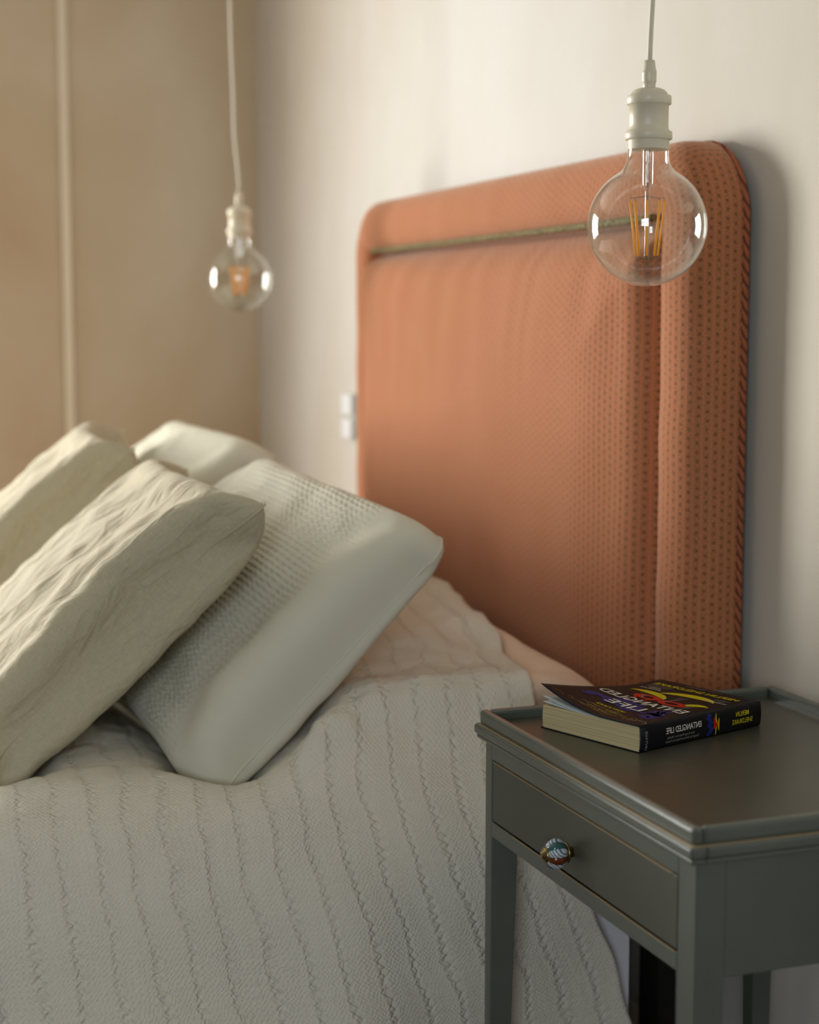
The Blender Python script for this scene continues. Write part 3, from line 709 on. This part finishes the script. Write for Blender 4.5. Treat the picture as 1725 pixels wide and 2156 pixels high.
# spine map: x runs head -> tail, y up
def sp_map(k): 
    def f(x, y):
        a = min(max(y/BT_, 0), 1); b = 1-x/BHt
        return bw(-0.0022*math.sin(math.pi*a)**0.6-0.00045-0.0001*k, b*BHt, y)
    return f
I_w, I_y, I_r, I_b, I_g = simple('print_white', (226, 222, 210), 0.4), simple('print_yellow', (206, 190, 20), 0.4), simple('print_red', (190, 28, 16), 0.4), simple('print_blue', (24, 40, 112), 0.4), simple('print_gold', (150, 126, 60), 0.4)
I_gr = simple('print_grey', (150, 148, 140), 0.4)
def blob(cx_, cy_, rx, ry, seed, wob=0.25, n=26):
    r_ = random.Random(seed); ph = [r_.uniform(0, 6.28) for _ in range(4)]
    return [(cx_+rx*math.cos(t_)*(1+wob*0.5*math.sin(3*t_+ph[0])+wob*0.3*math.sin(7*t_+ph[1])), cy_+ry*math.sin(t_)*(1+wob*0.5*math.sin(4*t_+ph[2])+wob*0.3*math.sin(6*t_+ph[3]))) for t_ in np.linspace(0, 2*math.pi, n, endpoint=False)]
W_, Hh_ = BWd, BHt
rc_ = random.Random(12)
flat('cloud_print', [blob(W_*rc_.uniform(.14, .88), Hh_*(.30+rc_.gauss(0, .035)+.04*math.sin(k)), W_*rc_.uniform(.03, .09), Hh_*rc_.uniform(.012, .035), 30+k, .6, 18) for k in range(34)], lay(0), I_b, FC)['kind'] = 'stuff'
def cap(cx_, cy_, a, b, rot=0, cut=0.35):
    P_ = []
    for t_ in np.linspace(0, math.pi, 16): P_.append((a*math.cos(t_), b*math.sin(t_)))
    for t_ in np.linspace(math.pi, 0, 12)[1:-1]: P_.append((a*math.cos(t_), b*cut*math.sin(t_)))
    c_, s_ = math.cos(rot), math.sin(rot)
    return [(cx_+x*c_-y*s_, cy_+x*s_+y*c_) for x, y in P_]
flat('yellow_caps_print', [cap(W_*.40, Hh_*.705, W_*.25, Hh_*.105, -.10), cap(W_*.68, Hh_*.60, W_*.21, Hh_*.095, .18), cap(W_*.15, Hh_*.56, W_*.11, Hh_*.085, -.7)], lay(1), I_y, FC)
def ringp(cx_, cy_, a, b, f=0.55, n=22):
    out = []
    for k in range(n):
        t0, t1 = 2*math.pi*k/n, 2*math.pi*(k+1)/n
        out.append([(cx_+a*math.cos(t0), cy_+b*math.sin(t0)), (cx_+a*math.cos(t1), cy_+b*math.sin(t1)), (cx_+a*f*math.cos(t1), cy_+b*f*math.sin(t1)), (cx_+a*f*math.cos(t0), cy_+b*f*math.sin(t0))])
    return out
flat('red_caps_print', ringp(W_*.60, Hh_*.555, W_*.135, Hh_*.050, .45)+ringp(W_*.34, Hh_*.540, W_*.135, Hh_*.048, .45)+[[(W_*.50, Hh_*.54), (W_*.53, Hh_*.54), (W_*.56, Hh_*.47), (W_*.53, Hh_*.47)], [(W_*.70, Hh_*.52), (W_*.67, Hh_*.52), (W_*.60, Hh_*.46), (W_*.63, Hh_*.46)]], lay(2), I_r, FC)
def stroke(p, wd):
    out = []
    for (x0, y0), (x1, y1) in zip(p[:-1], p[1:]):
        dx_, dy_ = x1-x0, y1-y0; l_ = math.hypot(dx_, dy_)+1e-9; a_, b_ = -dy_/l_*wd, dx_/l_*wd
        out.append([(x0+a_, y0+b_), (x1+a_, y1+b_), (x1-a_, y1-b_), (x0-a_, y0-b_)])
    return out
def curve(p0, p1, bx, by, n=10): return [((1-t_)**2*p0[0]+2*t_*(1-t_)*bx+t_*t_*p1[0], (1-t_)**2*p0[1]+2*t_*(1-t_)*by+t_*t_*p1[1]) for t_ in np.linspace(0, 1, n)]
S_ = []
for d_ in range(5):
    S_ += stroke(curve((W_*(.36+.02*d_), Hh_*.70), (W_*.46, Hh_*.50), W_*.38, Hh_*.60), 0.00018)
    S_ += stroke(curve((W_*(.62+.025*d_), Hh_*.60), (W_*.60, Hh_*.50), W_*.66, Hh_*.56), 0.00018)
    S_ += stroke(curve((W_*(.14+.02*d_), Hh_*.57), (W_*.26, Hh_*.46), W_*.16, Hh_*.50), 0.00018)
flat('stem_lines_print', S_, lay(3), I_gr, FC)['kind'] = 'stuff'
G_ = []; r_ = random.Random(7)
for k in range(26):
    x = W_*r_.uniform(.12, .86); y = Hh_*r_.uniform(.05, .135); G_ += stroke(curve((x, y), (x+W_*r_.uniform(-.14, .14), y+Hh_*r_.uniform(-.02, .02)), x+W_*.05, y+Hh_*.03, 7), 0.0003)
flat('tendril_print', G_, lay(1), I_g, FC)['kind'] = 'stuff'
flat('curl_print', stroke(curve((W_*.06, Hh_*.10), (W_*.20, Hh_*.055), W_*.13, Hh_*.11), 0.0004)+stroke(curve((W_*.06, Hh_*.10), (W_*.04, Hh_*.05), W_*.00, Hh_*.07), 0.0004), lay(2), I_gr, FC)
textmesh('title_lettering', 'ENTANGLED', 0.0225, lay(4), I_w, FC, W_*.50, Hh_*.425, 0.012, 0, W_*.86)
textmesh('title_lettering', 'LIFE', 0.0225, lay(4), I_w, FC, W_*.50, Hh_*.290, 0.012, 0, W_*.36)
textmesh('author_lettering', 'MERLIN SHELDRAKE', 0.0130, lay(4), I_y, FC, W_*.50, Hh_*.880, 0.012, 0, W_*.84)
textmesh('subtitle_lettering', 'HOW FUNGI', 0.0075, lay(4), I_y, FC, W_*.50, Hh_*.175, 0.008, 0)
textmesh('subtitle_lettering', 'MAKE OUR WORLDS,', 0.0048, lay(4), I_g, FC, W_*.50, Hh_*.137, 0.0)
textmesh('subtitle_lettering', 'CHANGE OUR MINDS,', 0.0048, lay(4), I_g, FC, W_*.50, Hh_*.105, 0.0)
textmesh('subtitle_lettering', 'AND SHAPE OUR FUTURES', 0.0048, lay(4), I_g, FC, W_*.50, Hh_*.073, 0.0)
textmesh('quote_lettering', 'WONDERFUL', 0.0052, lay(4), I_w, FC, W_*.16, Hh_*.755, 0.004)
textmesh('quote_lettering', 'ROBERT', 0.0050, lay(4), I_w, FC, W_*.80, Hh_*.775, 0.004)
textmesh('quote_lettering', 'MACFARLANE', 0.0050, lay(4), I_w, FC, W_*.80, Hh_*.740, 0.004)
for k, (x, y, s) in enumerate(((.80, .835, 'DAZZLING, VIBRANT'), (.80, .808, 'VISION-CHANGING'), (.16, .815, 'COMPLETELY'), (.16, .787, 'GRIPPING'))): textmesh('quote_lettering', s, 0.0038, lay(4), I_gr, FC, W_*x, Hh_*y)
textmesh('quote_lettering', 'THE SUNDAY TIMES BESTSELLER', 0.0038, lay(4), I_gr, FC, W_*.5, Hh_*.955)
# spine print
textmesh('spine_title', 'ENTANGLED LIFE', 0.0092, sp_map(1), I_w, SP, BHt*.595+.012, BT_*.62, 0.010, 0, BHt*.285)
textmesh('spine_subtitle', 'How Fungi Make Our Worlds,', 0.0036, sp_map(1), I_gr, SP, BHt*.68, BT_*.36)
textmesh('spine_subtitle', 'Change Our Minds and Shape Our Futures', 0.0036, sp_map(1), I_gr, SP, BHt*.665, BT_*.21, 0, 0, BHt*.27)
textmesh('spine_author', 'MERLIN', 0.0078, sp_map(1), I_y, SP, BHt*.165, BT_*.68, 0.006, 0, BHt*.11)
textmesh('spine_author', 'SHELDRAKE', 0.0078, sp_map(1), I_y, SP, BHt*.165, BT_*.38, 0.006, 0, BHt*.175)
textmesh('spine_publisher', 'VINTAGE', 0.0052, sp_map(1), I_gr, SP, BHt*.955, BT_*.42, 0.0, math.pi/2)
X0 = BHt*.345
flat('spine_blue_print', [blob(X0+.020+rc_.gauss(0, .002), BT_*(.14+.09*k), 0.0035, 0.0022, 60+k, .4, 12) for k in range(9)], sp_map(0), I_b, SP)['kind'] = 'stuff'
flat('spine_red_print', [blob(X0+.010, BT_*.50, 0.0038, 0.0065, 6, .5)], sp_map(1), I_r, SP)
flat('spine_yellow_print', [cap(X0+.003, BT_*.46, .0070, .0030, -math.pi/2, .3), cap(X0+.0075, BT_*.72, .0055, .0024, -math.pi/2, .3), cap(X0+.0075, BT_*.22, .005, .0022, -math.pi/2, .3)], sp_map(2), I_y, SP)

# ------------------------------------------------------------------ pendants
M_sock = simple('socket_paint', (224, 214, 188), 0.38)
M_cord = simple('cord_fabric', (222, 214, 194), 0.6)
def thin_glass(name, boost=1.0, tint=(0.97, 0.98, 0.97)):
    m = NT(name); t_ = m.t; t_.nodes.remove(m.b)
    tr = m.n('ShaderNodeBsdfTransparent'); tr.inputs[0].default_value = tint+(1,)
    gl = m.n('ShaderNodeBsdfGlossy'); gl.inputs['Roughness'].default_value = 0.01; gl.inputs[0].default_value = (1, 1, 1, 1)
    lw_ = m.n('ShaderNodeLayerWeight'); lw_.inputs[0].default_value = 0.5
    fr = m.math('ADD', 0.04, m.math('MULTIPLY', m.math('POWER', lw_.outputs['Facing'], 4.0), 0.8))
    mx = m.n('ShaderNodeMixShader'); m.link(m.math('MINIMUM', m.math('MULTIPLY', fr, boost), 1.0), mx.inputs[0])
    m.link(tr.outputs[0], mx.inputs[1]); m.link(gl.outputs[0], mx.inputs[2]); m.link(mx.outputs[0], m.out.inputs[0]); return m.m
M_glass = thin_glass('bulb_glass', 1.0); M_stem = thin_glass('stem_glass', 2.2, (0.93, 0.93, 0.92))
mm = NT('filament_phosphor'); mm.base(lin((238, 160, 40))); mm.set(Roughness=0.5); mm.b.inputs['Emission Color'].default_value = lin((240, 150, 30)); mm.b.inputs['Emission Strength'].default_value = 0.12; M_fil = mm.m
M_wire = simple('lead_wire', (110, 100, 84), 0.4, 0.8)
def pendant(loc, cordpts, label):
    R_ = empty('pendant_light', loc, label, 'lamp', 'bare bulb pendants')
    L_ = loc
    sp_ = []
    r0 = 0.0625
    glass = [(0.0212, 0.080), (0.0215, 0.072), (0.0222, 0.066), (0.0245, 0.0605), (0.0290, 0.0556)]
    for a_ in np.linspace(math.radians(32), math.radians(179.5), 60): glass.append((r0*math.sin(a_), r0*math.cos(a_)))
    g = lathe('bulb', glass, M_glass, R_, 96, L_)
    lathe('bulb_inner_skin', [(r_*0.985, z_*0.985) for r_, z_ in glass[1:]], M_glass, R_, 96, L_)
    st = lathe('stem', [(0.0058, 0.080), (0.0056, 0.045), (0.0052, 0.040), (0.0034, 0.0375), (0.0026, 0.035), (0.0026, -0.033), (0.0018, -0.0350), (0.0002, -0.0355)], M_stem, R_, 24, L_)
    lathe('stem', [(0.0022, 0.079), (0.0020, 0.042), (0.0012, 0.040), (0.0001, 0.0395)], M_stem, R_, 16, L_)
    for k in range(8):
        a_ = 2*math.pi*(k+0.35)/8; c_, s_ = math.cos(a_), math.sin(a_)
        p0 = np.array([L_[0]+0.0184*c_, L_[1]+0.0184*s_, L_[2]+0.0255]); p1 = np.array([L_[0]+0.0112*c_, L_[1]+0.0112*s_, L_[2]-0.0305])
        tube('filament', [p0, (p0+p1)/2, p1], 0.0011, M_fil, R_, 8)
        tube('lead_wire', [p0, p0+np.array([0, 0, 0.003]), np.array([L_[0]+.0012*c_, L_[1]+.0012*s_, L_[2]+0.031])], 0.00022, M_wire, R_, 5)
        tube('lead_wire', [p1, p1-np.array([0, 0, 0.002]), np.array([L_[0]+.0012*c_, L_[1]+.0012*s_, L_[2]-0.034])], 0.00022, M_wire, R_, 5)
    sk = [(0.0001, 0.0785), (0.0205, 0.0783), (0.0213, 0.0785)]
    for k in range(5): z_ = 0.079+k*0.0018; sk += [(0.0216, z_), (0.0216, z_+0.0010), (0.0210, z_+0.0014)]
    sk += [(0.0214, 0.0880), (0.0240, 0.0884), (0.0246, 0.0890), (0.0246, 0.0958), (0.0240, 0.0966), (0.0222, 0.0972), (0.0207, 0.0992), (0.0204, 0.1030), (0.0204, 0.1235), (0.0225, 0.1240), (0.0231, 0.1246), (0.0231, 0.1322), (0.0226, 0.1330), (0.0196, 0.1333), (0.0186, 0.1362), (0.0160, 0.1388), (0.0120, 0.1405), (0.0070, 0.1413)]
    lathe('lamp_holder', sk, M_sock, R_, 64, L_)
    lathe('cord_grip', [(0.0066, 0.141), (0.0066, 0.1462), (0.0073, 0.1466), (0.0075, 0.1490), (0.0075, 0.1560), (0.0076, 0.1580), (0.0070, 0.1584), (0.0067, 0.1600), (0.0054, 0.1690), (0.0028, 0.1692)], M_sock, R_, 40, L_)
    tube('cord', [(L_[0]+dx_, L_[1]+dy_, z_) for dx_, dy_, z_ in cordpts], 0.0027, M_cord, R_, 10)
    e_ = cordpts[-1]
    lathe('ceiling_rose', [(0.0001, -0.045), (0.012, -0.045), (0.014, -0.03), (0.048, -0.02), (0.052, -0.001)], M_sock, R_, 32, (L_[0]+e_[0], L_[1]+e_[1], ZC))
    return R_
def cordpath(zs, zt_, fn, n=70):
    return [(*fn(z_), z_) for z_ in np.linspace(zs, zt_, n)]
b1 = (-1.610, 0.850, Z(0.0995)); b2 = (-3.270, 0.838, Z(0.0830))
# screen-right is about (0.34, 0.94, 0)
def f1(z):
    h = z-b1[2]-0.166; s = 0.003*smooth(0, 0.12, h)+0.0008*math.sin(h*12); return (0.34*s, 0.94*s)
def f2(z):
    h = z-b2[2]-0.166; s = (-0.011*smooth(0.0, 0.13, h)+0.0025*math.sin(h*13)); return (0.34*s, 0.94*s)
pendant(b1, cordpath(b1[2]+0.166, ZC-0.04, f1), 'clear globe bulb on white cord nearest viewer, over bedside table')
pendant(b2, cordpath(b2[2]+0.166, ZC-0.04, f2), 'blurred clear globe bulb on white cord at far side of bed')
